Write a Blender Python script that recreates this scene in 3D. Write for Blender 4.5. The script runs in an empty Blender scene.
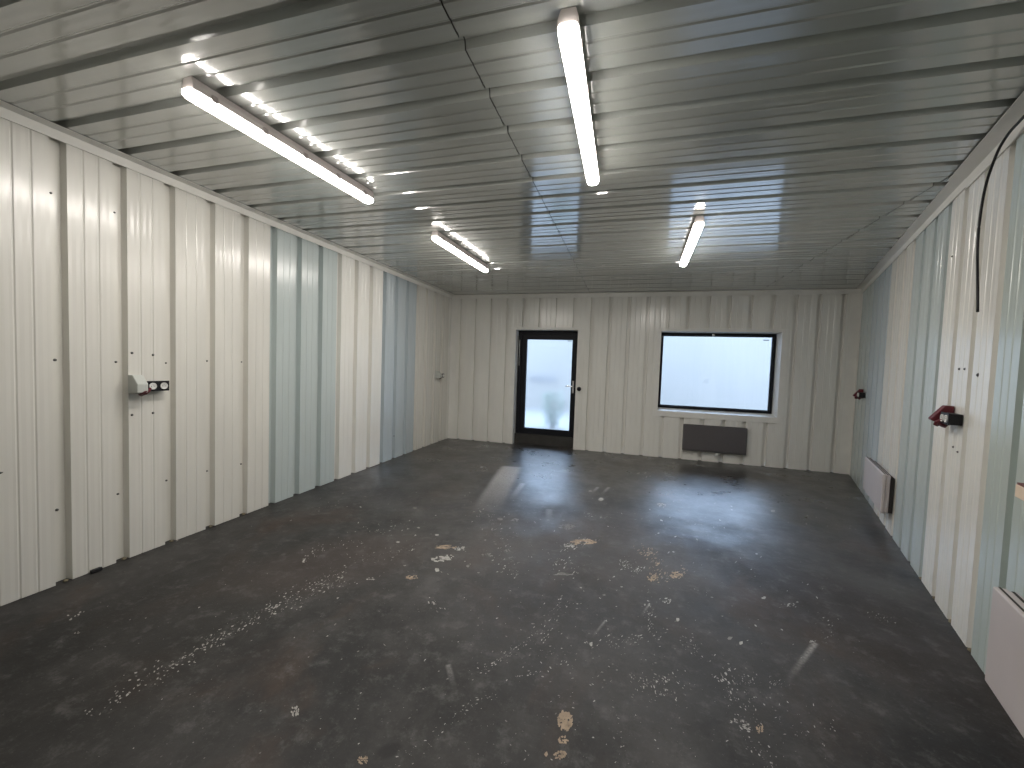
import bpy, math, random
from mathutils import Vector, Matrix

random.seed(11)
scene = bpy.context.scene
COL = scene.collection

# ------------------------------------------------------------------ camera
F_PX, YAW, PITCH, ROLL, CAM_Z = 405.867, -0.280048, -0.0453134, 0.0348821, 1.475675
H = 2.80                       # ceiling height
D = 7.2988                     # back wall distance
XL = -3.3784                   # left wall
XR = 3.2806                    # right wall at the back corner
SL = 0.31573                   # splay of the right wall
Y0 = -1.2                      # wall behind the camera

cy, sy = math.cos(YAW), math.sin(YAW)
FWD = Vector((sy*math.cos(PITCH), cy*math.cos(PITCH), math.sin(PITCH)))
r0 = Vector((cy, -sy, 0)); u0 = r0.cross(FWD)
RGT = r0*math.cos(ROLL) + u0*math.sin(ROLL)
UP = -r0*math.sin(ROLL) + u0*math.cos(ROLL)
CAM = Vector((0, 0, CAM_Z))
cam_d = bpy.data.cameras.new('camera'); cam = bpy.data.objects.new('camera', cam_d); COL.objects.link(cam)
m = Matrix((RGT, UP, -FWD)).transposed().to_4x4(); m.translation = CAM
cam.matrix_world = m
cam_d.sensor_fit = 'HORIZONTAL'; cam_d.sensor_width = 36; cam_d.lens = F_PX*36/1024; cam_d.clip_start = 0.02
scene.camera = cam

def at(px, py, n, c):
    """point where the view ray of a photo pixel meets the plane n.x = c"""
    d = FWD + RGT*((px-512)/F_PX) + UP*((384-py)/F_PX)
    n = Vector(n)
    return CAM + d*((c - n.dot(CAM))/n.dot(d))
def floor_at(px, py): return at(px, py, (0, 0, 1), 0)

hyp = math.hypot(1, SL)
TR = Vector((-SL/hyp, -1/hyp, 0))          # along the right wall, from the back corner to the viewer
NR = Vector((-1/hyp, SL/hyp, 0))           # into the room
CR = Vector((XR, D, 0))
def xr(y): return XR + SL*(y - D)
ROT_R = math.atan2(TR.y, TR.x)
LEN_R = (D - Y0)*hyp

# ------------------------------------------------------------------ materials
def new_mat(name):
    mt = bpy.data.materials.new(name); mt.use_nodes = True
    nt = mt.node_tree; b = nt.nodes['Principled BSDF']
    return mt, nt, b
def mat(name, col, rough=0.5, metal=0.0, var=0.06, scale=6.0, spec=0.5, stretch=None, bump=0.0, coat=0.0):
    mt, nt, b = new_mat(name)
    tc = nt.nodes.new('ShaderNodeTexCoord'); mp = nt.nodes.new('ShaderNodeMapping')
    if stretch: mp.inputs['Scale'].default_value = stretch
    nz = nt.nodes.new('ShaderNodeTexNoise'); nz.inputs['Scale'].default_value = scale; nz.inputs['Detail'].default_value = 5
    rp = nt.nodes.new('ShaderNodeValToRGB')
    rp.color_ramp.elements[0].position = 0.3; rp.color_ramp.elements[1].position = 0.7
    rp.color_ramp.elements[0].color = tuple(c*(1-var) for c in col) + (1,)
    rp.color_ramp.elements[1].color = tuple(min(1, c*(1+var)) for c in col) + (1,)
    L = nt.links.new
    L(tc.outputs['Object'], mp.inputs['Vector']); L(mp.outputs[0], nz.inputs['Vector']); L(nz.outputs['Fac'], rp.inputs['Fac'])
    L(rp.outputs['Color'], b.inputs['Base Color'])
    b.inputs['Roughness'].default_value = rough; b.inputs['Metallic'].default_value = metal
    b.inputs['Specular IOR Level'].default_value = spec
    b.inputs['Coat Weight'].default_value = coat; b.inputs['Coat Roughness'].default_value = rough*0.7
    if bump:
        bp = nt.nodes.new('ShaderNodeBump'); bp.inputs['Strength'].default_value = bump; bp.inputs['Distance'].default_value = 0.004
        L(nz.outputs['Fac'], bp.inputs['Height']); L(bp.outputs[0], b.inputs['Normal'])
    return mt

CREAM = mat('cream_sheet', (0.71, 0.695, 0.645), 0.30, var=0.035, scale=3, stretch=(2.5, 2.5, 0.5), coat=0.5)
CREAM2 = mat('pale_cream_sheet', (0.77, 0.76, 0.715), 0.30, var=0.03, scale=3, stretch=(2.5, 2.5, 0.5), coat=0.5)
BLUE = mat('blue_grey_sheet', (0.50, 0.56, 0.555), 0.28, var=0.03, scale=3, stretch=(2.5, 2.5, 0.5), coat=0.5)
BLUE2 = mat('slate_blue_sheet', (0.47, 0.53, 0.56), 0.28, var=0.03, scale=3, stretch=(2.5, 2.5, 0.5), coat=0.5)
GREEN = mat('grey_green_sheet', (0.47, 0.53, 0.50), 0.28, var=0.03, scale=3, stretch=(2.5, 2.5, 0.5), coat=0.5)
CEIL = mat('ceiling_sheet', (0.385, 0.40, 0.375), 0.22, var=0.05, scale=2.5, spec=0.5, stretch=(0.6, 2, 2), coat=1.0)
_b = CEIL.node_tree.nodes['Principled BSDF']; _b.inputs['Coat IOR'].default_value = 2.3; _b.inputs['Coat Roughness'].default_value = 0.09
TRIM = mat('trim_sheet', (0.76, 0.75, 0.71), 0.38, var=0.04, scale=5)
SHELL = mat('skin_light_block', (0.05, 0.05, 0.05), 0.8)
REVEAL = mat('white_reveal', (0.78, 0.79, 0.78), 0.4, var=0.02)
BLACK = mat('black_frame', (0.008, 0.009, 0.013), 0.5, var=0.1, spec=0.25)
THRESH = mat('threshold_board', (0.035, 0.033, 0.03), 0.6, var=0.2, scale=9)
PLASTIC_B = mat('black_plastic', (0.009, 0.009, 0.011), 0.45, var=0.1, spec=0.3)
PLASTIC_W = mat('white_plastic', (0.72, 0.72, 0.70), 0.35, var=0.03)
PLASTIC_G = mat('grey_plastic', (0.50, 0.52, 0.49), 0.45, var=0.04)
RED = mat('dark_red_plastic', (0.10, 0.006, 0.014), 0.4, var=0.12)
BEIGE = mat('beige_plastic', (0.72, 0.58, 0.44), 0.5, var=0.05)
RUST = mat('brown_lid', (0.13, 0.035, 0.03), 0.5)
CHROME = mat('brushed_steel', (0.75, 0.75, 0.77), 0.25, metal=1.0, var=0.03)
HEAT_W = mat('white_enamel', (0.50, 0.455, 0.45), 0.42, var=0.04, scale=4)
HEAT_D = mat('graphite_enamel', (0.095, 0.088, 0.092), 0.5, var=0.06, scale=40)
SLOT = mat('dark_slot', (0.02, 0.018, 0.017), 0.8)
SCREW = mat('screw_steel', (0.10, 0.10, 0.095), 0.5, metal=0.6)
HOUSING = mat('fixture_grey', (0.62, 0.56, 0.54), 0.45, var=0.03)
CLEAR = mat('clip_plastic', (0.35, 0.30, 0.29), 0.3)
FOAM = mat('sealing_foam', (0.22, 0.19, 0.13), 0.9, var=0.25, scale=40, bump=0.8)
FLECK = mat('pale_chip', (0.36, 0.35, 0.325), 0.75, var=0.25, scale=25)
FLECK2 = mat('bare_screed', (0.33, 0.255, 0.185), 0.8, var=0.3, scale=30)
FLECK3 = mat('faint_chip', (0.18, 0.172, 0.16), 0.7, var=0.3, scale=25)
HOOK = mat('dark_metal', (0.05, 0.048, 0.044), 0.45, metal=0.3)

for _m in (CREAM, CREAM2, BLUE, BLUE2, GREEN):
    _b = _m.node_tree.nodes['Principled BSDF']; _b.inputs['Coat IOR'].default_value = 1.6; _b.inputs['Coat Roughness'].default_value = 0.18
def emission(name, col, strength):
    mt = bpy.data.materials.new(name); mt.use_nodes = True; nt = mt.node_tree
    nt.nodes.clear(); o = nt.nodes.new('ShaderNodeOutputMaterial'); e = nt.nodes.new('ShaderNodeEmission')
    e.inputs[0].default_value = col + (1,); e.inputs[1].default_value = strength
    nt.links.new(e.outputs[0], o.inputs[0]); return mt
def lit_diffuser():
    # the LED board faces down: the cover is brightest underneath and weaker on its sides
    mt = emission('lit_diffuser', (1.0, 0.945, 0.88), 44); nt = mt.node_tree; N = nt.nodes.new; L = nt.links.new
    g = N('ShaderNodeNewGeometry'); sx = N('ShaderNodeSeparateXYZ'); L(g.outputs['Normal'], sx.inputs[0])
    mr = N('ShaderNodeMapRange'); L(sx.outputs['Z'], mr.inputs[0])
    mr.inputs[1].default_value = 0.0; mr.inputs[2].default_value = -1.0; mr.inputs[3].default_value = 20.0; mr.inputs[4].default_value = 90.0
    L(mr.outputs[0], nt.nodes['Emission'].inputs[1]); return mt
TUBE = lit_diffuser()

def glass(name, frost=0.0):
    mt = bpy.data.materials.new(name); mt.use_nodes = True; nt = mt.node_tree; nt.nodes.clear(); N = nt.nodes.new; L = nt.links.new
    o = N('ShaderNodeOutputMaterial'); t = N('ShaderNodeBsdfTransparent'); t.inputs[0].default_value = (.95, .97, .98, 1)
    g = N('ShaderNodeBsdfGlossy'); g.inputs['Roughness'].default_value = 0.03
    fr = N('ShaderNodeFresnel'); fr.inputs[0].default_value = 1.45
    mx = N('ShaderNodeMixShader'); L(fr.outputs[0], mx.inputs[0]); L(g.outputs[0], mx.inputs[2])
    if frost:
        rf = N('ShaderNodeBsdfRefraction'); rf.inputs['IOR'].default_value = 1.06; rf.inputs['Roughness'].default_value = 0.55
        rf.inputs[0].default_value = (.95, .97, .98, 1)
        m2 = N('ShaderNodeMixShader'); m2.inputs[0].default_value = frost
        L(t.outputs[0], m2.inputs[1]); L(rf.outputs[0], m2.inputs[2]); L(m2.outputs[0], mx.inputs[1])
    else:
        L(t.outputs[0], mx.inputs[1])
    L(mx.outputs[0], o.inputs[0]); return mt
GLASS = glass('window_glass'); FROST = glass('misted_glass', 0.75)

def floor_material():
    mt, nt, b = new_mat('worn_black_floor'); N = nt.nodes.new; L = nt.links.new
    geo = N('ShaderNodeNewGeometry'); P = geo.outputs['Position']
    def noise(scale, detail=6, rough=0.6, stretch=None, dist=0.0):
        mp = N('ShaderNodeMapping'); L(P, mp.inputs[0])
        if stretch: mp.inputs['Scale'].default_value = stretch
        nz = N('ShaderNodeTexNoise'); nz.inputs['Scale'].default_value = scale; nz.inputs['Detail'].default_value = detail
        nz.inputs['Roughness'].default_value = rough; nz.inputs['Distortion'].default_value = dist
        L(mp.outputs[0], nz.inputs['Vector']); return nz.outputs['Fac']
    def ramp(fac, p0, p1):
        mr = N('ShaderNodeMapRange'); mr.interpolation_type = 'SMOOTHSTEP'; L(fac, mr.inputs[0])
        mr.inputs[1].default_value = p0; mr.inputs[2].default_value = p1; return mr.outputs[0]
    def math_(op, a, c, clamp=False):
        n = N('ShaderNodeMath'); n.operation = op; n.use_clamp = clamp
        for i, v in ((0, a), (1, c)):
            if isinstance(v, (int, float)): n.inputs[i].default_value = v
            else: L(v, n.inputs[i])
        return n.outputs[0]
    def mix(fac, a, c):
        n = N('ShaderNodeMix'); n.data_type = 'RGBA'
        if isinstance(fac, (int, float)): n.inputs[0].default_value = fac
        else: L(fac, n.inputs[0])
        for i, v in ((6, a), (7, c)):
            if isinstance(v, tuple): n.inputs[i].default_value = v + (1,)
            else: L(v, n.inputs[i])
        return n.outputs[2]
    def blob(px, py, rx, ry, soft=1.0):
        c = floor_at(px, py); e = floor_at(px+rx, py); g = floor_at(px, py-ry)
        vs = N('ShaderNodeVectorMath'); vs.operation = 'SUBTRACT'; L(P, vs.inputs[0]); vs.inputs[1].default_value = c
        def ax(v):
            dn = N('ShaderNodeVectorMath'); dn.operation = 'DOT_PRODUCT'; L(vs.outputs[0], dn.inputs[0])
            dn.inputs[1].default_value = v/v.length_squared; return math_('POWER', math_('ABSOLUTE', dn.outputs['Value'], 0), 2.0)
        r = math_('ADD', ax(e-c), ax(g-c))
        return math_('SUBTRACT', 1.0, ramp(r, 0.1, 1.0))
    def scuff(a, c, w0, w1):
        A = floor_at(*a); B = floor_at(*c); d = B-A; ln = d.length; n = Vector((-d.y, d.x, 0))/ln
        vs = N('ShaderNodeVectorMath'); vs.operation = 'SUBTRACT'; L(P, vs.inputs[0]); vs.inputs[1].default_value = A
        t = N('ShaderNodeVectorMath'); t.operation = 'DOT_PRODUCT'; L(vs.outputs[0], t.inputs[0]); t.inputs[1].default_value = d/ln**2
        w = N('ShaderNodeVectorMath'); w.operation = 'DOT_PRODUCT'; L(vs.outputs[0], w.inputs[0]); w.inputs[1].default_value = n
        t = t.outputs['Value']; w = math_('ABSOLUTE', w.outputs['Value'], 0)
        head = ramp(t, 0.0, 0.035); tail = math_('SUBTRACT', 1.0, ramp(t, 0.05, 1.0))
        side = math_('SUBTRACT', 1.0, ramp(w, w0, w1))
        return math_('MULTIPLY', math_('MULTIPLY', head, tail), side)
    col = mix(ramp(noise(0.9, 9, 0.68), 0.38, 0.64), (0.0169, 0.0169, 0.0169), (0.0498, 0.0475, 0.0457))
    col = mix(math_('MULTIPLY', ramp(noise(1.6, 7, 0.6, (1.0, 0.7, 1), 0.6), 0.50, 0.70), 0.65), col, (0.0585, 0.0388, 0.0290))
    col = mix(math_('MULTIPLY', ramp(noise(3.5, 8, 0.7), 0.5, 0.75), 0.6), col, (0.0837, 0.0805, 0.0777))
    col = mix(math_('MULTIPLY', ramp(noise(2.2, 6, 0.7, (1.4, 0.5, 1)), 0.52, 0.75), 0.75), col, (0.0106, 0.0106, 0.0106))
    # known stains, and broad patches, darker at the left and paler in the middle
    for (px, py, rx, ry, c, k) in ((110, 650, 180, 90, (0.0133, 0.0125, 0.0112), 0.6), (677, 537, 32, 12, (0.0130, 0.0085, 0.0076), 0.85), (350, 682, 14, 22, (0.0106, 0.0106, 0.0106), 0.7),
                                   (388, 751, 16, 9, (0.0098, 0.0098, 0.0098), 0.8), (600, 545, 120, 34, (0.0837, 0.0696, 0.0585), 0.45),
                                   (340, 560, 110, 28, (0.0625, 0.0475, 0.0417), 0.5), (600, 610, 220, 70, (0.0725, 0.0725, 0.0753), 0.35),
                                   (900, 640, 90, 60, (0.0214, 0.0151, 0.0130), 0.6), (500, 545, 60, 30, (0.0863, 0.0805, 0.0765), 0.4),
                                   (640, 508, 34, 7, (0.0106, 0.0106, 0.0106), 0.6)):
        col = mix(math_('MULTIPLY', blob(px, py, rx, ry), k), col, c)
    col = mix(math_('MULTIPLY', ramp(noise(9, 9, 0.75), 0.50, 0.72), 0.55), col, (0.1255, 0.1215, 0.1174))
    col = mix(math_('MULTIPLY', ramp(noise(26, 6, 0.75, (1.0, 0.6, 1)), 0.55, 0.75), 0.5), col, (0.0124, 0.0124, 0.0124))
    col = mix(math_('MULTIPLY', ramp(noise(60, 4, 0.8), 0.58, 0.74), 0.4), col, (0.1722, 0.1641, 0.1539))
    # scraped, dusty streaks
    gr = ramp(noise(55, 4, 0.7), 0.25, 0.7)
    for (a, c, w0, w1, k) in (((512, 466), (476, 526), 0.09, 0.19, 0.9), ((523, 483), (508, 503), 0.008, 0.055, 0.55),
                              ((816, 642), (782, 688), 0.001, 0.022, 0.6), ((560, 470), (602, 479), 0.02, 0.14, 0.3),
                              ((549, 509), (549, 523), 0.01, 0.05, 0.3), ((448, 664), (455, 692), 0.003, 0.02, 0.35),
                              ((606, 620), (590, 640), 0.0, 0.012, 0.45), ((650, 603), (640, 618), 0.0, 0.012, 0.45),
                              ((598, 487), (591, 494), 0.004, 0.03, 0.6), ((609, 487), (601, 495), 0.004, 0.03, 0.55)):
        s = scuff(a, c, w0, w1)
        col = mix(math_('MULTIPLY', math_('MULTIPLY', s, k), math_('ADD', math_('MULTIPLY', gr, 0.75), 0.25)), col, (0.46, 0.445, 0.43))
    # fine specks of worn paint
    vo = N('ShaderNodeTexVoronoi'); vo.inputs['Scale'].default_value = 34; L(P, vo.inputs['Vector'])
    sp = math_('SUBTRACT', 1.0, ramp(vo.outputs['Distance'], 0.05, 0.16))
    gate = ramp(noise(1.3, 5, 0.6), 0.52, 0.68)
    col = mix(math_('MULTIPLY', math_('MULTIPLY', sp, gate), 0.35), col, (0.18, 0.165, 0.15))
    L(col, b.inputs['Base Color'])
    sp_ = N('ShaderNodeSeparateXYZ'); L(P, sp_.inputs[0])          # the paint is worn matt in the middle of the room and still glossy towards the door and window
    worn = math_('SUBTRACT', 1.0, ramp(math_('ADD', sp_.outputs['Y'], math_('MULTIPLY', noise(1.1, 6, 0.6), 2.4)), 3.6, 6.6))
    rr = math_('ADD', math_('MULTIPLY', worn, 0.30), math_('ADD', math_('MULTIPLY', ramp(noise(2.4, 8, 0.7), 0.3, 0.7), 0.14), 0.25))
    L(rr, b.inputs['Roughness']); L(math_('SUBTRACT', 1.0, math_('MULTIPLY', worn, 0.62)), b.inputs['Specular IOR Level'])
    bp = N('ShaderNodeBump'); bp.inputs['Strength'].default_value = 0.45; bp.inputs['Distance'].default_value = 0.004
    L(noise(18, 9, 0.75), bp.inputs['Height']); L(bp.outputs[0], b.inputs['Normal'])
    return mt
FLOOR = floor_material()

# ------------------------------------------------------------------ mesh builder
class MB:
    def __init__(s): s.v, s.f, s.m = [], [], []
    def add(s, vs, fs, mi=0):
        o = len(s.v); s.v += [tuple(v) for v in vs]
        for f in fs: s.f.append(tuple(o+i for i in f)); s.m.append(mi)
    def box(s, a, b, mi=0):
        (x0, y0, z0), (x1, y1, z1) = a, b
        x0, x1 = min(x0, x1), max(x0, x1); y0, y1 = min(y0, y1), max(y0, y1); z0, z1 = min(z0, z1), max(z0, z1)
        s.add([(x0,y0,z0),(x1,y0,z0),(x1,y1,z0),(x0,y1,z0),(x0,y0,z1),(x1,y0,z1),(x1,y1,z1),(x0,y1,z1)],
              [(0,3,2,1),(4,5,6,7),(0,1,5,4),(1,2,6,5),(2,3,7,6),(3,0,4,7)], mi)
    def prism(s, poly, vec, mi=0):
        n = len(poly); vec = Vector(vec); P = [Vector(p) for p in poly]
        s.add(P + [p+vec for p in P], [tuple(range(n))[::-1], tuple(range(n, 2*n))] + [(i, (i+1) % n, n+(i+1) % n, n+i) for i in range(n)], mi)
    def tube(s, path, r, n=10, mi=0):
        path = [Vector(p) for p in path]; rings = []
        for i, p in enumerate(path):
            t = (path[min(i+1, len(path)-1)] - path[max(i-1, 0)]).normalized()
            a = t.cross(Vector((0, 0, 1)));
            if a.length < 0.05: a = t.cross(Vector((1, 0, 0)))
            if i and a.dot(rings[-1][1]) < 0: a = -a
            a.normalize(); b = t.cross(a)
            rr = r[i] if isinstance(r, (list, tuple)) else r
            rings.append(([p + (a*math.cos(2*math.pi*k/n) + b*math.sin(2*math.pi*k/n))*rr for k in range(n)], a))
        vs = [v for R, _ in rings for v in R]; fs = []
        for i in range(len(path)-1):
            for k in range(n): fs.append((i*n+k, i*n+(k+1) % n, (i+1)*n+(k+1) % n, (i+1)*n+k))
        fs += [tuple(range(n))[::-1], tuple(range((len(path)-1)*n, len(path)*n))]
        s.add(vs, fs, mi)
    def lathe(s, c, axis, prof, n=20, mi=0):
        c = Vector(c); axis = Vector(axis).normalized(); a = axis.orthogonal().normalized(); b = axis.cross(a)
        vs = []; fs = []
        for (t, r) in prof: vs += [c + axis*t + (a*math.cos(2*math.pi*k/n) + b*math.sin(2*math.pi*k/n))*max(r, 1e-5) for k in range(n)]
        for i in range(len(prof)-1):
            for k in range(n): fs.append((i*n+k, i*n+(k+1) % n, (i+1)*n+(k+1) % n, (i+1)*n+k))
        fs += [tuple(range(n))[::-1], tuple(range((len(prof)-1)*n, len(prof)*n))]
        s.add(vs, fs, mi)
    def build(s, name, mats, parent=None, bevel=0, smooth=False, **props):
        me = bpy.data.meshes.new(name); me.from_pydata(s.v, [], s.f); me.update()
        for mt in (mats if isinstance(mats, (list, tuple)) else [mats]): me.materials.append(mt)
        me.polygons.foreach_set('material_index', s.m)
        if smooth: me.polygons.foreach_set('use_smooth', [True]*len(me.polygons))
        o = bpy.data.objects.new(name, me); COL.objects.link(o); o.parent = parent
        if bevel:
            bv = o.modifiers.new('bevel', 'BEVEL'); bv.width = bevel; bv.segments = 3; bv.limit_method = 'ANGLE'; bv.angle_limit = math.radians(35)
            bv.harden_normals = False
        for k, v in props.items(): o[k] = v
        return o

def empty(name, loc, rz=0.0, **props):
    o = bpy.data.objects.new(name, None); COL.objects.link(o); o.location = loc; o.rotation_euler = (0, 0, rz); o.empty_display_size = 0.1
    for k, v in props.items(): o[k] = v
    return o

# ------------------------------------------------------------------ profiled steel sheet
def profile(s0, s1, centre, pitch, depth=0.050, wo=0.080, wi=0.068, minor=0.0035, extra=(), ripple=0.0007, mw=0.007):
    """sheet section: list of (s, depth away from the room)"""
    pts = []
    k0 = math.floor((s0-centre)/pitch)-1; k1 = math.ceil((s1-centre)/pitch)+1
    for k in range(k0, k1+1):
        c = centre + k*pitch
        pts += [(c-wo/2, 0), (c-wi/2, depth), (c+wi/2, depth), (c+wo/2, 0)]
        a, b = c+wo/2, c+pitch-wo/2; w = b-a
        for q in range(1, 12):                       # fine ribbing plus two stiffener grooves on each pan
            u = a + w*q/12
            if q in (4, 8): pts += [(u-mw, 0), (u-mw*0.22, minor), (u+mw*0.22, minor), (u+mw, 0)]
            else: pts.append((u, ripple if q % 2 else 0.0))
    pts.sort()
    def val(s):
        for (a, da), (b, db) in zip(pts, pts[1:]):
            if a <= s <= b: return da + (db-da)*(s-a)/max(b-a, 1e-9)
        return 0
    out = [(s0, val(s0))] + [p for p in pts if s0 < p[0] < s1] + [(s1, val(s1))]
    for e in extra:
        if s0 < e < s1: out += [(e-1e-4, val(e)), (e+1e-4, val(e))]
    out.sort(); return out

def sheet_wall(name, place, prof, mat_of, mats, openings=(), z1=H-0.002, parent=None):
    mb = MB()
    for (a, da), (b, db) in zip(prof, prof[1:]):
        mid = (a+b)/2; spans = [(0.004, z1)]
        for (o0, o1, p0, p1) in openings:
            if o0 < mid < o1:
                spans = [(0.004, p0)] if p0 > 0.01 else []
                spans.append((p1, z1))
        for (q0, q1) in spans:
            mb.add([place(a, da, q0), place(b, db, q0), place(b, db, q1), place(a, da, q1)], [(0, 1, 2, 3)], mat_of(mid))
    return mb.build(name, mats, parent, kind='structure')

MATS = [CREAM, CREAM2, BLUE, BLUE2, GREEN]
PITCH_L = 0.311
# openings in the back wall
WX0, WX1, WZ0, WZ1 = 0.49, 2.27, 0.80, 2.14
DX0, DX1, DZ1 = -2.052, -0.910, 2.145
RD = 0.20                                    # depth of the reveals

# left wall
def left_mat(s):
    if s < 3.18: return 0
    if s < 4.12: return 2
    if s < 5.05: return 1
    if s < 5.99: return 3
    return 0
wall_left = sheet_wall('wall_left', lambda s, d, z: (XL-d, s, z), profile(Y0, D+0.03, 1.640, PITCH_L), left_mat, MATS)
# back wall
wall_back = sheet_wall('wall_back', lambda s, d, z: (s, D+d, z), profile(XL-0.03, XR+0.03, -3.160, PITCH_L, wo=0.062, wi=0.052, extra=(WX0, WX1, DX0, DX1)),
                       lambda s: 1, MATS, [(WX0, WX1, WZ0, WZ1), (DX0, DX1, 0, DZ1)])
# right wall
def right_mat(s):
    if s < 0.95: return 2
    if s < 1.90: return 3
    if s < 2.90: return 0
    if s < 3.83: return 2
    if s < 4.77: return 1
    return 4
def right_place(s, d, z):
    p = CR + TR*s - NR*d; return (p.x, p.y, z)
wall_right = sheet_wall('wall_right', right_place, profile(-0.03, LEN_R, 3.800, 0.3125, wo=0.072, wi=0.056), right_mat, MATS)
# wall behind the camera
wall_front = sheet_wall('wall_front', lambda s, d, z: (s, Y0-d, z), profile(XL-0.03, xr(Y0)+0.03, -3.16, PITCH_L), lambda s: 0, MATS)

# ceiling: three rows of sheets that overlap at two seams
SEAM = (-0.728, 1.938)
mb = MB()
pc = profile(Y0-0.03, D+0.05, 1.608, 0.3125, depth=0.036, wo=0.066, wi=0.044, minor=0.0045, ripple=0.0002, mw=0.0095)
rng = random.Random(5)
for (a, da), (b, db) in zip(pc, pc[1:]):
    for k, (x0, x1) in enumerate(((XL-0.04, SEAM[0]-0.002), (SEAM[0]+0.003, SEAM[1]-0.002), (SEAM[1]+0.003, 9))):
        xa, xb = min(x1, xr(a)+0.04), min(x1, xr(b)+0.04)
        if xa <= x0 or xb <= x0: continue
        dz = 0.003 if k == 1 else 0.0
        mb.add([(x0, a, H+da+dz), (xa, a, H+da+dz), (xb, b, H+db+dz), (x0, b, H+db+dz)], [(0, 1, 2, 3)], 0)
ceiling = mb.build('ceiling', [CEIL], kind='structure')
# unseen dark shells added above and behind the sheets to keep the daylight out
mb = MB(); mb.box((XL-0.3, Y0-0.3, H+0.045), (XR+0.3, D+0.36, H+0.22)); mb.build('roof_light_block', SHELL, ceiling)
mb = MB(); mb.box((XL-0.30, Y0-0.3, -0.1), (XL-0.06, D+0.36, H+0.045)); mb.build('skin_light_block', SHELL, wall_left)
mb = MB(); mb.box((XL-0.06, Y0-0.3, -0.1), (xr(Y0)+0.4, Y0-0.06, H+0.045)); mb.build('skin_light_block', SHELL, wall_front)
mb = MB()
pr = [CR - NR*0.06 - TR*0.3, CR - NR*0.06 + TR*(LEN_R+0.3), CR - NR*0.25 + TR*(LEN_R+0.3), CR - NR*0.25 - TR*0.3]
mb.prism([(p.x, p.y, -0.1) for p in pr], (0, 0, H+0.145)); mb.build('skin_light_block', SHELL, wall_right)
mb = MB(); ya, yb = D+0.06, D+0.36
for (a, b) in (((XL-0.045, ya, -0.1), (DX0-0.02, yb, H+0.045)), ((DX0-0.02, ya, DZ1+0.02), (DX1+0.02, yb, H+0.045)), ((DX1+0.02, ya, -0.1), (WX0-0.02, yb, H+0.045)),
               ((WX0-0.02, ya, -0.1), (WX1+0.02, yb, WZ0-0.02)), ((WX0-0.02, ya, WZ1+0.02), (WX1+0.02, yb, H+0.045)), ((WX1+0.02, ya, -0.1), (XR+0.1, yb, H+0.045))):
    mb.box(a, b)
mb.build('skin_light_block', SHELL, wall_back)

# ------------------------------------------------------------------ floor with its worn paint
mb = MB()
fl = [(XL-0.05, Y0-0.05), (xr(Y0-0.05)+0.05, Y0-0.05), (XR+0.06, D+0.04), (DX1, D+0.04), (DX1, D+0.30), (DX0, D+0.30), (DX0, D+0.04), (XL-0.05, D+0.04)]
mb.add([(x, y, 0) for x, y in fl], [tuple(range(len(fl)))], 0)
mb.add([(x, y, -0.1) for x, y in fl], [tuple(range(len(fl)))[::-1]], 0)
rf = random.Random(23)
def chip(px, py, w, h, mi, ang=None, n=None):
    """a flake of missing paint: w and h are its size as seen in the photo"""
    if w > 6.5 and n is None:                             # big bare patches have ragged edges: many overlapping flakes
        for _ in range(int(6 + w*h*0.35)):
            t = rf.uniform(0, 6.283); q = math.sqrt(rf.random())
            chip(px + math.cos(t)*q*w*.55, py + math.sin(t)*q*h*.55, w*rf.uniform(.10, .34), max(.7, h*rf.uniform(.10, .40)), mi, None, 7)
        return
    c = floor_at(px, py)
    ex = (floor_at(px+w/2, py) - c); ey = (floor_at(px, py-h/2) - c)
    n = n or rf.randint(6, 9); pts = []
    for k in range(n):
        t = 2*math.pi*(k+rf.uniform(-.3, .3))/n; q = rf.uniform(0.6, 1.15)
        u, v = math.cos(t)*q, math.sin(t)*q
        if ang is not None:
            ca, sa = math.cos(ang), math.sin(ang); u, v = u, v*0.4
            u, v = (u*ca*w - v*sa*w)/w, (u*sa*w + v*ca*w)/h
        p = c + ex*u + ey*v; pts.append((p.x, p.y, 0.0006 + 0.0003*rf.random()))
    ar = sum(pts[i][0]*pts[(i+1) % n][1] - pts[(i+1) % n][0]*pts[i][1] for i in range(n))
    mb.add(pts if ar > 0 else pts[::-1], [tuple(range(n))], mi)
def trail(a, b, spread, n, smin, smax, mi=1, flat=0.55, ang=0.5):
    for _ in range(int(n*1.5)):
        t = rf.random(); x = a[0]+(b[0]-a[0])*t + rf.gauss(0, spread); y = a[1]+(b[1]-a[1])*t + rf.gauss(0, spread*0.6)
        w = 0.72*(smin + (smax-smin)*rf.random()**2.4)
        chip(x, y, w, max(0.7, w*flat), mi if rf.random() < .75 else 3, ang + rf.uniform(-.5, .5))
trail((92, 712), (145, 685), 7, 20, 2.5, 7.5)
trail((128, 688), (165, 668), 8, 20, 2, 7)
trail((165, 672), (215, 640), 5, 34, 1.5, 6)
trail((205, 645), (285, 602), 6, 95, 1.2, 5.5)
trail((285, 602), (350, 572), 8, 110, 1.0, 4.5)
trail((300, 562), (324, 546), 4, 22, 1.5, 5)
trail((340, 545), (420, 520), 9, 34, 1.0, 3)
trail((360, 560), (420, 545), 6, 40, 1.0, 3, 3)
trail((310, 510), (345, 500), 5, 14, 1.0, 4, 3)
trail((70, 617), (82, 612), 2, 5, 3, 9); trail((76, 634), (80, 632), 1, 2, 3, 6)
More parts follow.
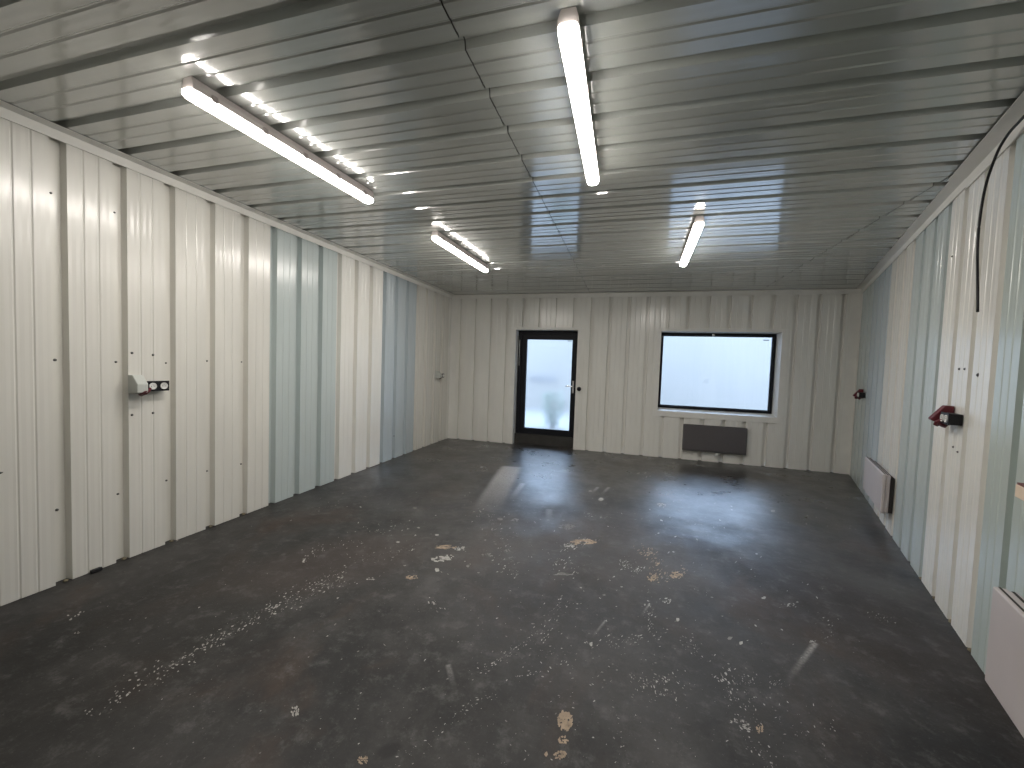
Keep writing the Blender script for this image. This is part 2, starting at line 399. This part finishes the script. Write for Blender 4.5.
for (x, y, w, h, k) in ((446, 547, 22, 3.5, 2), (460, 548.5, 9, 4.5, 1), (441, 559, 18, 5, 1), (449, 557, 8, 4, 1), (437, 570, 5, 5, 1), (413, 577.5, 12, 4, 2),
                        (437, 535, 4, 2, 1), (398, 542, 4, 2.5, 1), (371, 579, 8, 2.5, 1), (565, 721, 13, 17, 2), (563, 740, 9, 8, 2), (560, 755, 11, 8, 2), (546, 754, 4, 6, 2),
                        (295, 711, 7, 9, 1), (363, 760, 9, 8, 2), (760, 728, 7, 9, 2), (745, 726, 10, 5, 1), (678, 620, 5, 4, 1), (667, 601, 8, 5, 1),
                        (662, 505, 8, 4, 1), (601, 499, 6, 4, 1), (773, 511, 5, 3, 1), (764, 598, 5, 3, 1), (741, 643, 5, 4, 1), (730, 638, 6, 4, 3), (813, 642, 7, 3, 1),
                        (652, 577, 8, 8, 2), (676, 575, 12, 6, 2), (567, 527, 14, 5, 3), (583, 542, 22, 5, 2), (570, 546, 10, 4, 1),
                        (563, 574, 22, 2.5, 3), (515, 520, 10, 3, 3), (591, 644, 4, 5, 1), (604, 595, 4, 2, 3), (468, 566, 4, 3, 3), (487, 555, 9, 3, 3),
                        (500, 519, 6, 3, 3), (548, 520, 5, 2, 3), (415, 508, 6, 3, 3), (477, 467, 9, 2.5, 3), (470, 471, 4, 2, 3), (588, 471, 6, 2, 3), (590, 491, 5, 2, 1)):
    chip(x, y, w, h, k)
trail((562, 548), (592, 540), 4, 45, 1.2, 4.5); trail((558, 560), (575, 572), 5, 24, 1, 4)
trail((624, 562), (640, 572), 5, 46, 1.2, 4.5); trail((648, 548), (660, 582), 4, 55, 1.2, 4.5, 2); trail((665, 578), (690, 570), 5, 26, 1.2, 4.5, 2)
trail((640, 545), (648, 556), 4, 20, 1.2, 4, 2)
trail((645, 590), (652, 632), 3, 30, 1.2, 4.5, ang=1.0); trail((600, 640), (655, 636), 6, 36, 1.2, 5)
trail((560, 602), (540, 640), 7, 34, 1.2, 4.5, ang=.8); trail((545, 645), (570, 660), 7, 16, 1, 3.5)
trail((632, 684), (682, 678), 7, 46, 1.5, 5.5, ang=-.9, flat=.8); trail((650, 698), (680, 690), 6, 20, 1.5, 5, ang=-.9, flat=.8)
trail((722, 672), (735, 702), 5, 34, 1.5, 6, ang=-.9, flat=.8); trail((735, 700), (770, 768), 9, 50, 1.5, 5.5, ang=-.9, flat=.8); trail((742, 672), (756, 700), 7, 26, 1.2, 4.5, ang=-.9, flat=.8)
trail((733, 718), (748, 732), 3, 12, 2, 7, ang=-.6)
trail((766, 678), (785, 684), 4, 14, 1, 4.5); trail((682, 638), (700, 650), 7, 24, 1.2, 4, ang=-.8)
trail((470, 680), (540, 632), 3, 42, 1.2, 4); trail((395, 762), (490, 692), 6, 34, 1.2, 5); trail((516, 677), (548, 670), 1, 14, 1, 4)
trail((430, 598), (442, 612), 3, 14, 1.2, 5, ang=-.8); trail((478, 500), (512, 560), 9, 60, 1, 3.5); trail((505, 560), (520, 580), 6, 22, 1, 4)
trail((585, 514), (610, 517), 1.5, 12, 1.5, 5); trail((640, 470), (648, 478), 4, 7, 1.5, 5); trail((566, 472), (568, 470), 2, 5, 2, 5)
trail((795, 518), (858, 527), 3, 18, 1, 4, ang=-.4); trail((782, 606), (796, 604), 2, 10, 1.5, 6); trail((818, 612), (836, 642), 5, 16, 1, 4); trail((868, 614), (895, 622), 4, 16, 1, 3.5)
trail((815, 705), (818, 742), 8, 12, 1.5, 5, ang=-.9); trail((770, 690), (800, 740), 10, 12, 1.5, 5, ang=-.9)
for _ in range(720):                                     # lone flakes, mostly over the middle of the floor
    x = rf.gauss(600, 130); y = rf.uniform(488, 766)
    if not 330 < x < 860: continue
    w = 0.9 + 2.6*rf.random()**3; chip(x, y, w, max(0.8, w*.6), 1 if rf.random() < .45 else 3, rf.uniform(-1, 1))
for _ in range(170):
    x = rf.uniform(60, 420); y = rf.uniform(520, 766); w = 0.9 + 2.2*rf.random()**3; chip(x, y, w, max(0.8, w*.6), 1 if rf.random() < .3 else 3, .5)
floor = mb.build('floor', [FLOOR, FLECK, FLECK2, FLECK3], kind='structure')

# ------------------------------------------------------------------ trims
def strip(path_fn, s0, s1, up, down, z, th=0.0025):
    """L-shaped sheet-metal angle: ceiling flange `up` wide, wall flange `down` high"""
    mb = MB(); sec = [(0.0, -down), (th+0.006, -down), (th+0.004, -down+0.006), (th+0.004, -0.006), (up, -0.006+0.0), (up, -0.003), (th, 0.0-0.001), (0, -0.001)]
    A = [Vector(path_fn(s0, o, z+dz)) for o, dz in sec]; B = [Vector(path_fn(s1, o, z+dz)) for o, dz in sec]
    n = len(sec)
    mb.add(A+B, [tuple(range(n)), tuple(range(n, 2*n))[::-1]] + [(i, n+i, n+(i+1) % n, (i+1) % n) for i in range(n)])
    return mb
def pl(s, o, z): return (XL+0.001+o, s, z)
def pb(s, o, z): return (s, D-0.001-o, z)
def prr(s, o, z):
    p = CR + TR*s + NR*(o+0.001); return (p.x, p.y, z)
strip(pl, Y0+0.01, D-0.01, 0.085, 0.062, H).build('trim_1', TRIM, kind='structure')
strip(pb, XL+0.012, XR-0.012, 0.06, 0.078, H-0.001).build('trim_2', TRIM, kind='structure')
strip(prr, 0.03, 4.12, 0.078, 0.066, H).build('trim_3', TRIM, kind='structure')
strip(prr, 4.105, LEN_R-0.1, 0.092, 0.080, H-0.004).build('trim_4', TRIM, kind='structure')
# corner angles
mb = MB(); mb.prism([(XL+0.002, D-0.10, 0.003), (XL+0.006, D-0.10, 0.003), (XL+0.006, D-0.006, 0.003), (XL+0.135, D-0.006, 0.003), (XL+0.135, D-0.002, 0.003), (XL+0.002, D-0.002, 0.003)], (0, 0, H-0.08))
mb.build('trim_5', TRIM, kind='structure')
mb = MB(); q = CR + TR*0.09
mb.prism([(XR-0.14, D-0.002, 0.003), (XR-0.14, D-0.006, 0.003), (XR-0.008, D-0.006, 0.003), tuple((q+NR*0.006).to_tuple()[:2])+(0.003,), tuple((q+NR*0.002).to_tuple()[:2])+(0.003,), (XR-0.004, D-0.002, 0.003)], (0, 0, H-0.08))
mb.build('trim_6', TRIM, kind='structure')
# foam squeezed out under the sheets, where grooves meet the floor
rfm = random.Random(4)
def foam(p, r, parent):
    mb = MB(); prof = [(0, r*.7), (r*.35, r), (r*.8, r*.7), (r*1.05, r*.2)]
    mb.lathe(p, (0, 0, 1), prof, 9); 
    mb.v = [(x+rfm.uniform(-.15, .15)*r, y+rfm.uniform(-.15, .15)*r, z) for x, y, z in mb.v]
    mb.build('sealing_foam', FOAM, parent, smooth=True)
for k in (0, 1, 2, 3, 4): foam((XL-0.012, 1.653+PITCH_L*k, 0.002), rfm.uniform(.012, .018), wall_left)
for s in (3.80, 4.11, 4.425, 4.737): 
    p = CR + TR*s - NR*0.012; foam((p.x, p.y, 0.002), rfm.uniform(.012, .018), wall_right)
# screw heads
def screws(pts, n, c, nin, parent):
    for (x, y, r) in pts:
        p = at(x, y, n, c); mb = MB()
        mb.lathe(p - Vector(nin)*0.002, nin, [(0, r*1.3), (0.003, r*1.25), (0.004, r*.8), (0.008, r*.7), (0.009, r*.4)], 8)
        mb.build('screw', SCREW, parent, smooth=False)
screws([(51, 193, .005), (114.5, 212.5, .005), (55, 360, .007), (116, 362, .006), (132, 353, .007), (153, 355, .007), (166, 363, .005), (207, 361, .006), (241.5, 362, .005),
        (132, 415, .007), (153, 413, .007), (57, 510, .007), (118, 494, .006), (166.5, 480.5, .006), (207, 471, .006), (241, 464, .006), (394, 436, .008)],
       (1, 0, 0), XL, (1, 0, 0), wall_left)
screws([(959.5, 369, .007), (965, 369, .007), (978, 375, .010), (953.5, 447, .006), (958, 452, .006), (952.5, 256.5, .006)], NR, NR.dot(CR), NR, wall_right)

# ------------------------------------------------------------------ window
window = empty('window_1', (0, D, 0), kind='structure')
FX0, FX1, FZ0, FZ1 = 0.505, 2.245, 0.842, 2.13
mb = MB()
O = [(WX0, 0, WZ0), (WX1, 0, WZ0), (WX1, 0, WZ1), (WX0, 0, WZ1)]; Fq = [(FX0, RD, FZ0), (FX1, RD, FZ0), (FX1, RD, FZ1), (FX0, RD, FZ1)]
Oo = [(WX0-.03, 0, WZ0-.03), (WX1+.03, 0, WZ0-.03), (WX1+.03, 0, WZ1+.03), (WX0-.03, 0, WZ1+.03)]; Fo = [(x, RD+0.06, z) for x, _, z in Oo]; Fi = [(x, RD+0.06, z) for x, _, z in Fq]
for i in range(4):
    j = (i+1) % 4
    mb.add([O[i], O[j], Fq[j], Fq[i]], [(0, 1, 2, 3)]); mb.add([Fq[i], Fq[j], Fi[j], Fi[i]], [(0, 1, 2, 3)])
    mb.add([Fi[i], Fi[j], Fo[j], Fo[i]], [(0, 1, 2, 3)]); mb.add([Fo[i], Fo[j], Oo[j], Oo[i]], [(0, 1, 2, 3)])
mb.build('reveal', REVEAL, window)
def frame(mb, x0, x1, z0, z1, w, y0, y1, wb=None, wr=None, wt=None):
    wb = wb or w; wr = wr or w; wt = wt or w
    mb.box((x0, y0, z0), (x0+w, y1, z1)); mb.box((x1-wr, y0, z0), (x1, y1, z1)); mb.box((x0+w, y0, z1-wt), (x1-wr, y1, z1)); mb.box((x0+w, y0, z0), (x1-wr, y1, z0+wb))
mb = MB(); frame(mb, FX0, FX1, FZ0, FZ1, 0.026, RD-0.035, RD+0.04, 0.034, 0.034, 0.042); mb.build('window_frame', BLACK, window, bevel=0.003)
mb = MB(); frame(mb, FX0+0.024, FX1-0.032, FZ0+0.032, FZ1-0.040, 0.014, RD-0.01, RD+0.035, 0.016); mb.build('sash', BLACK, window, bevel=0.002)
mb = MB(); mb.box((FX0+0.036, RD+0.008, FZ0+0.045), (FX1-0.044, RD+0.014, FZ1-0.052)); mb.build('glass_pane', GLASS, window)
mb = MB(); mb.box((1.30, RD-0.045, 2.082), (1.33, RD-0.034, 2.122)); mb.box((1.30, RD-0.06, 2.09), (1.34, RD-0.044, 2.104)); mb.build('window_handle', CHROME, window, bevel=0.002)
mb = MB(); mb.box((2.07, RD+0.004, 2.025), (2.155, RD+0.0075, 2.038)); mb.build('sticker', PLASTIC_B, window)
def flashing(x0, x1, z0, z1, X0, X1, Z0, Z1, sides='lrtb'):
    mb = MB(); y0, y1 = -0.011, 0.0
    if 'l' in sides: mb.box((X0, y0, Z0), (x0, y1, Z1))
    if 'r' in sides: mb.box((x1, y0, Z0), (X1, y1, Z1))
    if 't' in sides: mb.box((x0, y0, z1), (x1, y1, Z1))
    if 'b' in sides: mb.box((x0, y0, Z0), (x1, y1, z0))
    return mb
flashing(WX0, WX1, WZ0, WZ1, 0.415, 2.355, 0.705, 2.19).build('flashing', TRIM, window, bevel=0.002)

# ------------------------------------------------------------------ door
door = empty('door_1', (0, D, 0), kind='structure')
mb = MB(); th = 0.02
mb.box((DX0-th, 0.001, 0.001), (DX0, RD+0.08, DZ1)); mb.box((DX1, 0.001, 0.001), (DX1+th, RD+0.08, DZ1)); mb.box((DX0-th, 0.001, DZ1), (DX1+th, RD+0.08, DZ1+th))
mb.build('reveal', REVEAL, door)
flashing(DX0, DX1, 0, DZ1, -2.155, -0.845, 0.004, 2.19, 'lrt').build('flashing', TRIM, door, bevel=0.002)
mb = MB(); fx0, fx1 = DX0+0.002, DX1-0.002
mb.box((fx0, RD-0.03, 0.19), (fx0+0.072, RD+0.06, DZ1-0.002)); mb.box((fx1-0.036, RD-0.03, 0.19), (fx1, RD+0.06, DZ1-0.002)); mb.box((fx0+0.072, RD-0.03, 2.075), (fx1-0.036, RD+0.06, DZ1-0.002))
mb.build('door_frame', BLACK, door, bevel=0.004)
mb = MB(); mb.box((fx0, RD-0.075, 0.001), (fx1, RD+0.07, 0.19)); mb.build('threshold', THRESH, door, bevel=0.004)
gx0, gx1, gz0, gz1 = -1.885, -1.025, 0.302, 1.982
lx0, lx1, lz0, lz1 = fx0+0.074, fx1-0.038, 0.192, 2.073
mb = MB()
mb.box((lx0, RD-0.015, lz0), (gx0, RD+0.05, lz1)); mb.box((gx1, RD-0.015, lz0), (lx1, RD+0.05, lz1)); mb.box((gx0, RD-0.015, gz1), (gx1, RD+0.05, lz1)); mb.box((gx0, RD-0.015, lz0), (gx1, RD+0.05, gz0))
leaf = mb.build('door_leaf', BLACK, door, bevel=0.003)
mb = MB(); mb.box((gx0-0.004, RD+0.012, gz0-0.004), (gx1+0.004, RD+0.020, gz1+0.004)); mb.build('glass_pane', FROST, leaf)
mb = MB(); mb.box((-1.115, RD+0.004, 1.955), (-1.045, RD+0.0115, 1.972)); mb.build('sticker', PLASTIC_G, leaf)
mb = MB(); mb.box((-0.999, RD-0.022, 1.005), (-0.967, RD-0.015, 1.235)); mb.tube([(-0.983, RD-0.02, 1.135), (-0.983, RD-0.06, 1.135), (-0.990, RD-0.068, 1.135), (-1.115, RD-0.066, 1.132)], 0.009, 10)
mb.lathe((-0.983, RD-0.024, 1.05), (0, 1, 0), [(0, .007), (.004, .009)], 12)
mb.build('door_handle', CHROME, leaf, bevel=0.002)
mb = MB(); mb.box((fx0+0.022, RD-0.036, 1.48), (fx0+0.032, RD-0.030, 1.97)); mb.build('hinge_highlight', PLASTIC_G, door)  # slim grey strip painting the highlight along the hinge side
# push button beside the door
bt = empty('push_button', (-0.848, D-0.011, 1.10), label='round black push button on the cream wall just right of the glazed door', category='button')
mb = MB(); mb.lathe((0, 0, 0), (0, -1, 0), [(-.0115, .036), (0, .038), (.012, .038), (.016, .034), (.016, .026)], 24); mb.build('base', PLASTIC_B, bt)
mb = MB(); mb.lathe((0, -.0155, 0), (0, -1, 0), [(0, .025), (.012, .025), (.016, .020), (.018, .008)], 24); mb.build('button_cap', PLASTIC_B, bt)

# ------------------------------------------------------------------ ceiling lights
def make_light():
    root = empty('ceiling_light', (0, 0, 0))
    Lh, w = 0.72, 0.040
    mb = MB(); sec = [(-w, -0.042), (-w*.97, -0.014), (-w*.7, 0.018), (-w*.6, 0.02), (w*.6, 0.02), (w*.7, 0.018), (w*.97, -0.014), (w, -0.042)]
    mb.prism([(x, -Lh+0.012, -0.020+z) for x, z in sec], (0, 2*Lh-0.024, 0)); mb.build('housing', HOUSING, root)
    mb = MB(); mb.box((-w*.45, -0.5, -0.0205), (w*.45, -0.44, 0.0)); mb.build('bracket', CHROME, root)
    mb = MB(); mb.box((-w*.45, 0.44, -0.0205), (w*.45, 0.5, 0.0)); mb.build('bracket', CHROME, root)
    mb = MB(); n = 14; rings = []
    ys = [-Lh, -Lh+0.006, -Lh+0.018, -Lh+0.038, Lh-0.038, Lh-0.018, Lh-0.006, Lh]; ks = [0.55, 0.78, 0.93, 1, 1, 0.93, 0.78, 0.55]
    vs = []; fs = []
    for y, k in zip(ys, ks):
        vs.append((-w*k, y, -0.060))
        for i in range(1, n):
            t = math.pi*i/n; vs.append((-w*k*math.copysign(abs(math.cos(t))**.8, math.cos(t)), y, -0.062-0.034*k*math.sin(t)**.8))
        vs.append((w*k, y, -0.060))
    q = n+1
    for i in range(len(ys)-1):
        for j in range(n): fs.append((i*q+j, i*q+j+1, (i+1)*q+j+1, (i+1)*q+j))
        fs.append((i*q+n, i*q, (i+1)*q, (i+1)*q+n))
    fs += [tuple(range(q))[::-1], tuple(range((len(ys)-1)*q, len(ys)*q))]
    mb.add(vs, fs); mb.build('diffuser', TUBE, root, smooth=True)
    for sgn in (-1, 1):
        for yy in (0.60, 0.30, 0.0):
            if yy == 0.0 and sgn < 0: continue
            y = sgn*yy
            for sx in (-1, 1):
                mb = MB(); mb.box((sx*w*.96, y-0.016, -0.068), (sx*(w*.96+0.006), y+0.016, -0.036)); mb.build('clip', CLEAR, root, bevel=0.0015)
    mb = MB(); mb.tube([(0, Lh-0.015, -0.035), (0, Lh+0.012, -0.035), (0, Lh+0.026, -0.033)], [.016, .015, .011], 12); mb.build('cable_gland', CLEAR, root)
    return root
def children(o): return [c for c in bpy.data.objects if c.parent == o]
def copy_tree(o, parent=None):
    c = o.copy(); COL.objects.link(c)
    if parent is not None: c.parent = parent
    for ch in children(o): copy_tree(ch, c)
    return c
light0 = make_light()
lights = [((-2.093, 1.470), (-2.022, 2.815), 'lit strip light on the ceiling nearest the left wall, grey housing side in view'),
          ((-0.277, 1.53), (-0.293, 2.840), 'lit strip light overhead in the ceiling centre, largest and brightest of the four'),
          ((-1.941, 3.74), (-1.901, 5.175), 'small far lit strip light on the ceiling left of the door, towards the left corner'),
          ((0.512, 3.78), (0.549, 5.20), 'far lit strip light on the ceiling between door and window, over the window reflection')]
for i, (a, b, lab) in enumerate(lights):
    o = light0 if i == 0 else copy_tree(light0)
    dx, dy = b[0]-a[0], b[1]-a[1]
    o.location = ((a[0]+b[0])/2, (a[1]+b[1])/2, H)
    o.rotation_euler = (0, 0, math.atan2(-dx, dy)); o.scale = (1, math.hypot(dx, dy)/1.44, 1)
    o['label'] = lab; o['category'] = 'ceiling light'; o['group'] = 'strip lights on the ceiling'

# ------------------------------------------------------------------ wall socket units (local x along the wall, -y into the room)
def socket_unit(loc, rz, body, lid, label, prof=((0.004, -0.065), (0.004, 0.065), (0.050, 0.065), (0.102, 0.004), (0.100, -0.056), (0.080, -0.065))):
    root = empty('socket_unit', loc, rz, label=label, category='socket', group='wall socket units')
    # wedge-shaped industrial socket: profile in (depth, z)
    w = 0.068
    mb = MB(); mb.prism([(0.0, -d, z) for d, z in prof], (w, 0, 0)); hs = mb.build('housing', body, root, bevel=0.005)
    mb = MB(); ax = Vector((0.25, -0.62, -0.75)).normalized(); c0 = Vector((0.046, -0.040 if prof is POINTED else -0.066, -0.046))
    mb.lathe(c0, ax, [(0, .024), (.010, .024), (.012, .028), (.020, .028), (.022, .022), (.012, .020)], 24); mb.build('outlet_collar', RED, root, smooth=False)
    mb = MB(); mb.lathe(c0 + ax*0.022, ax, [(0, .027), (.003, .029), (.006, .027), (.008, .018)], 24); ld = mb.build('flap_lid', lid, root)
    mb = MB(); mb.tube([(0.040, -0.070, -0.070), (0.062, -0.084, -0.064), (0.080, -0.084, -0.048), (0.094, -0.072, -0.036), (0.104, -0.058, -0.030)], 0.010, 10); mb.build('cable', RED, root)
    x0, x1 = 0.074, 0.226
    mb = MB(); mb.box((x0, -0.060, -0.050), (x1, -0.0045, 0.018)); mb.build('back_box', PLASTIC_B, root, bevel=0.004)
    mb = MB(); mb.box((x0-0.003, -0.066, -0.053), (x1+0.003, -0.058, 0.021)); fp = mb.build('face_plate', PLASTIC_B, root, bevel=0.003)
    for cx in (x0+0.043, x1-0.036):
        mb = MB(); mb.lathe((cx, -0.066, -0.016), (0, -1, 0), [(-0.001, .024), (.006, .024), (.007, .022), (.006, .0185), (.0012, .018)], 28); so = mb.build('socket_insert', PLASTIC_W, root)
        for dx in (-0.008, 0.008):
            mb = MB(); mb.lathe((cx+dx, -0.0672, -0.016), (0, -1, 0), [(0, .0028), (.0008, .0028)], 10); mb.build('contact_hole', SLOT, so)
        mb = MB(); mb.lathe((cx, -0.0672, -0.006), (0, -1, 0), [(0, .0024), (.004, .002)], 10); mb.build('earth_pin', CHROME, so)
    return root
POINTED = ((0.004, -0.062), (0.004, 0.060), (0.045, 0.060), (0.108, -0.030), (0.104, -0.040), (0.040, -0.066))
def on_left(s, z): return (XL, s, z)
def on_right(s, z):
    p = CR + TR*s; return (p.x, p.y, z)
socket_unit(on_left(1.984, 1.252), math.pi/2, PLASTIC_G, RED, 'grey wedge socket with black double outlet on the near left wall')
socket_unit(on_left(6.690, 1.262), math.pi/2, PLASTIC_G, PLASTIC_B, 'tiny grey and black socket unit on the left wall close to the back corner')
socket_unit(on_right(4.165, 1.255), ROT_R, RED, RED, 'larger dark red wedge socket with black outlet box on the right wall', POINTED)
socket_unit(on_right(0.690, 1.262), ROT_R, RED, RED, 'small dark red and black socket unit on the right wall beside the back corner', POINTED)

# ------------------------------------------------------------------ white panel heaters on the right wall
def white_heater(s0, z0, z1, label, dp=0.088):
    ln = 1.02
    root = empty('panel_heater', on_right(s0, z0), ROT_R, label=label, category='heater', group='white panel heaters on the right wall')
    h = z1-z0
    mb = MB(); mb.box((0.008, -dp, 0.004), (ln-0.008, -0.060, h-0.003)); mb.build('front_panel', HEAT_W, root, bevel=0.008)
    mb = MB(); mb.box((0.012, -0.060, 0.012), (ln-0.012, -0.030, h-0.010)); body = mb.build('body', HEAT_W, root, bevel=0.004)
    mb = MB(); mb.box((0.012, -dp+0.016, h-0.004), (ln-0.03, -dp+0.024, h-0.0015)); mb.build('top_slot', SLOT, root)
    mb = MB(); mb.box((0.012, -0.050, h-0.0115), (ln-0.03, -0.040, h-0.0085)); mb.build('top_slot', SLOT, root)
    for x in (0.12, ln-0.16):
        mb = MB(); mb.box((x, -0.031, 0.03), (x+0.04, 0.0, h-0.03)); mb.build('wall_bracket', HEAT_W, root)
    mb = MB(); mb.box((0.05, -0.031, 0.015), (ln-0.002, -0.004, h-0.03)); mb.build('gap_shade', SLOT, root)  # near-black fill that paints the shadow in the gap behind the heater
    for z in (0.07, 0.095):
        mb = MB(); mb.lathe((ln-0.0125, -0.046, z), (1, 0, 0), [(0, .006), (.006, .005)], 10); mb.build('control_knob', PLASTIC_G, root)
    return root
white_heater(1.82, 0.200, 0.575, 'white panel heater low on the right wall, the farther one near the back corner')
white_heater(5.280, 0.140, 0.580, 'white panel heater low on the right wall, cut off by the right picture edge', 0.105)

# dark heater under the window
dh = empty('panel_heater', (1.378, D, 0.172), label='dark graphite wall heater mounted on the back wall below the window', category='heater')
mb = MB(); mb.box((-0.475, -0.078, 0.0), (0.475, -0.030, 0.436)); mb.build('front_panel', HEAT_D, dh, bevel=0.012)
mb = MB(); mb.box((-0.455, -0.032, 0.012), (0.455, -0.004, 0.420)); mb.build('back_body', SLOT, dh)
for k in range(2):
    mb = MB(); mb.box((-0.45, -0.0745+k*0.02, 0.4335), (0.45, -0.064+k*0.02, 0.4372)); mb.build('top_slot', SLOT, dh)
mb = MB(); mb.box((-0.47, -0.0795, 0.022), (0.47, -0.0775, 0.027)); mb.build('seam_line', SLOT, dh)
mb = MB(); mb.lathe((0.055, -0.055, 0.004), (0, 0, -1), [(0, .012), (.018, .012), (.020, .028), (.040, .030), (.046, .024)], 18); mb.build('thermostat_knob', PLASTIC_W, dh)

# ------------------------------------------------------------------ small things on the right and left walls
jb = empty('junction_box', on_right(5.215, 0.972), ROT_R, label='small beige box with a brown top at the right edge of the picture', category='box')
mb = MB(); mb.box((0, -0.042, 0.0), (0.10, -0.002, 0.058)); mb.build('box_body', BEIGE, jb, bevel=0.005)
mb = MB(); mb.box((0.006, -0.040, 0.056), (0.096, -0.003, 0.066)); mb.build('lid', RUST, jb, bevel=0.002)
hk = empty('wall_hook', (XL, 1.340, 0.782), math.pi/2, label='dark grey metal hook on the left wall, its tip just inside the left picture edge', category='hook')
mb = MB(); mb.box((-0.05, -0.006, -0.03), (0.0, -0.001, 0.03)); mb.build('base_plate', HOOK, hk, bevel=0.002)
mb = MB(); mb.prism([(-0.045, -0.005, 0.022), (-0.045, -0.005, -0.022), (0.030, -0.005-0.012, -0.012), (0.040, -0.005-0.012, -0.004)], (0, -0.012, 0)); mb.build('prong', HOOK, hk, bevel=0.002)

# black cable hanging from the right-hand trim
pts = [(6.1, 2.71, .07), (5.6, 2.718, .07), (5.2, 2.722, .06), (5.005, 2.722, .055), (4.86, 2.728, .05), (4.76, 2.705, .05), (4.70, 2.668, .05), (4.631, 2.600, .05), (4.592, 2.53, .05), (4.570, 2.45, .05),
       (4.558, 2.36, .05), (4.560, 2.27, .05), (4.575, 2.17, .05), (4.598, 2.073, .05), (4.625, 1.96, .05), (4.644, 1.862, .05)]
path = [CR + TR*s + NR*o + Vector((0, 0, z)) for s, z, o in pts]
def catmull(P, k=5):
    out = []
    for i in range(len(P)-1):
        a, b, c, d = P[max(i-1, 0)], P[i], P[i+1], P[min(i+2, len(P)-1)]
        for j in range(k):
            t = j/k; out.append(0.5*((2*b) + (c-a)*t + (2*a-5*b+4*c-d)*t*t + (3*b-a-3*c+d)*t**3))
    return out + [P[-1]]
mb = MB(); mb.tube(catmull(path), 0.0065, 10)
cb = mb.build('hanging_cable', PLASTIC_B, smooth=True)
cb['label'] = 'black cable hanging loose down the right wall from the ceiling trim'; cb['category'] = 'cable'
# dark gap at the foot of the left wall, added as a black piece
p = floor_at(97, 572); mb = MB()
mb.prism([(p.x-0.012, p.y-0.03, 0.001), (p.x+0.006, p.y-0.034, 0.001), (p.x+0.012, p.y, 0.001), (p.x+0.004, p.y+0.030, 0.001), (p.x-0.014, p.y+0.022, 0.001)], (-0.004, 0, 0.022))
sc = mb.build('dark_gap_piece', PLASTIC_B, bevel=0.003)
sc['label'] = 'black piece added for the dark gap at the foot of the left wall'; sc['category'] = 'gap'

# ------------------------------------------------------------------ outside
OUT = mat('white_render', (0.262, 0.247, 0.224), 0.85, var=0.03, scale=0.9)
GRAVEL = mat('pale_gravel', (0.25, 0.245, 0.235), 0.9, var=0.12, scale=30)
LEAF = mat('leaf', (0.19, 0.25, 0.20), 0.6, var=0.3, scale=12)
STAIN = mat('grey_board', (0.195, 0.195, 0.20), 0.8, var=0.15, scale=4)
mb = MB(); mb.box((-14, D+0.37, -0.12), (14, D+7.0, 0.02)); mb.build('ground', GRAVEL, kind='structure')
mb = MB(); mb.box((-14, D+6.0, 0.0), (14, D+6.3, 3.1)); mb.build('wall_outside', OUT, kind='structure')
bush = empty('shrub', (-1.70, D+2.2, 0.02), label='pale green shrub outside, blurred behind the misted door glass', category='shrub')
rb = random.Random(8); mb = MB(); st = MB()
for k in range(260):
    t = rb.random(); a = rb.uniform(0, 6.283); r = (0.08+0.17*math.sin(t*2.6))*math.sqrt(rb.random()); z = 0.06+0.80*t
    c = Vector((r*math.cos(a), r*math.sin(a), z)); d = Vector((math.cos(a), math.sin(a), rb.uniform(-.1, .8))).normalized(); sd = d.cross(Vector((0, 0, 1))).normalized()
    nrm = d.cross(sd); l = rb.uniform(.06, .11)
    mb.add([c, c+d*l*.5+sd*l*.28+nrm*.008, c+d*l, c+d*l*.5-sd*l*.28+nrm*.008, c+d*l*.5-nrm*.010], [(0, 1, 4), (1, 2, 4), (2, 3, 4), (3, 0, 4)])
mb.build('foliage', LEAF, bush)
for k in range(5):
    a = k*1.26; st.tube([(0.03*math.cos(a), 0.03*math.sin(a), 0), (0.07*math.cos(a), 0.07*math.sin(a), 0.4), (0.10*math.cos(a), 0.10*math.sin(a), 0.75)], [.012, .008, .004], 7)
st.build('stem', mat('bark', (0.21, 0.22, 0.19), 0.9), bush)
bd = empty('plank', (-2.75, D+5.985, 1.05), label='grey board fixed on the white wall outside, seen dimly through the door glass', category='board')
mb = MB(); mb.box((-0.45, -0.025, -0.06), (0.45, 0.022, 0.10)); mb.build('board', STAIN, bd, bevel=0.004)
mb = MB(); mb.box((-0.36, -0.045, -0.05), (-0.30, -0.024, 0.09)); mb.build('batten', STAIN, bd)

w = bpy.data.worlds.new('overcast'); scene.world = w; w.use_nodes = True
bg = w.node_tree.nodes['Background']; bg.inputs[0].default_value = (0.55, 0.72, 1.0, 1); bg.inputs[1].default_value = 8.6

scene.view_settings.view_transform = 'Standard'; scene.view_settings.look = 'None'; scene.view_settings.gamma = 1.0
scene.view_settings.use_curve_mapping = False; scene.view_settings.exposure = 0.0
cy_ = scene.cycles
cy_.use_denoising = True; cy_.max_bounces = 12; cy_.diffuse_bounces = 8; cy_.glossy_bounces = 5; cy_.transparent_max_bounces = 12
cy_.sample_clamp_indirect = 6.0; cy_.caustics_refractive = True
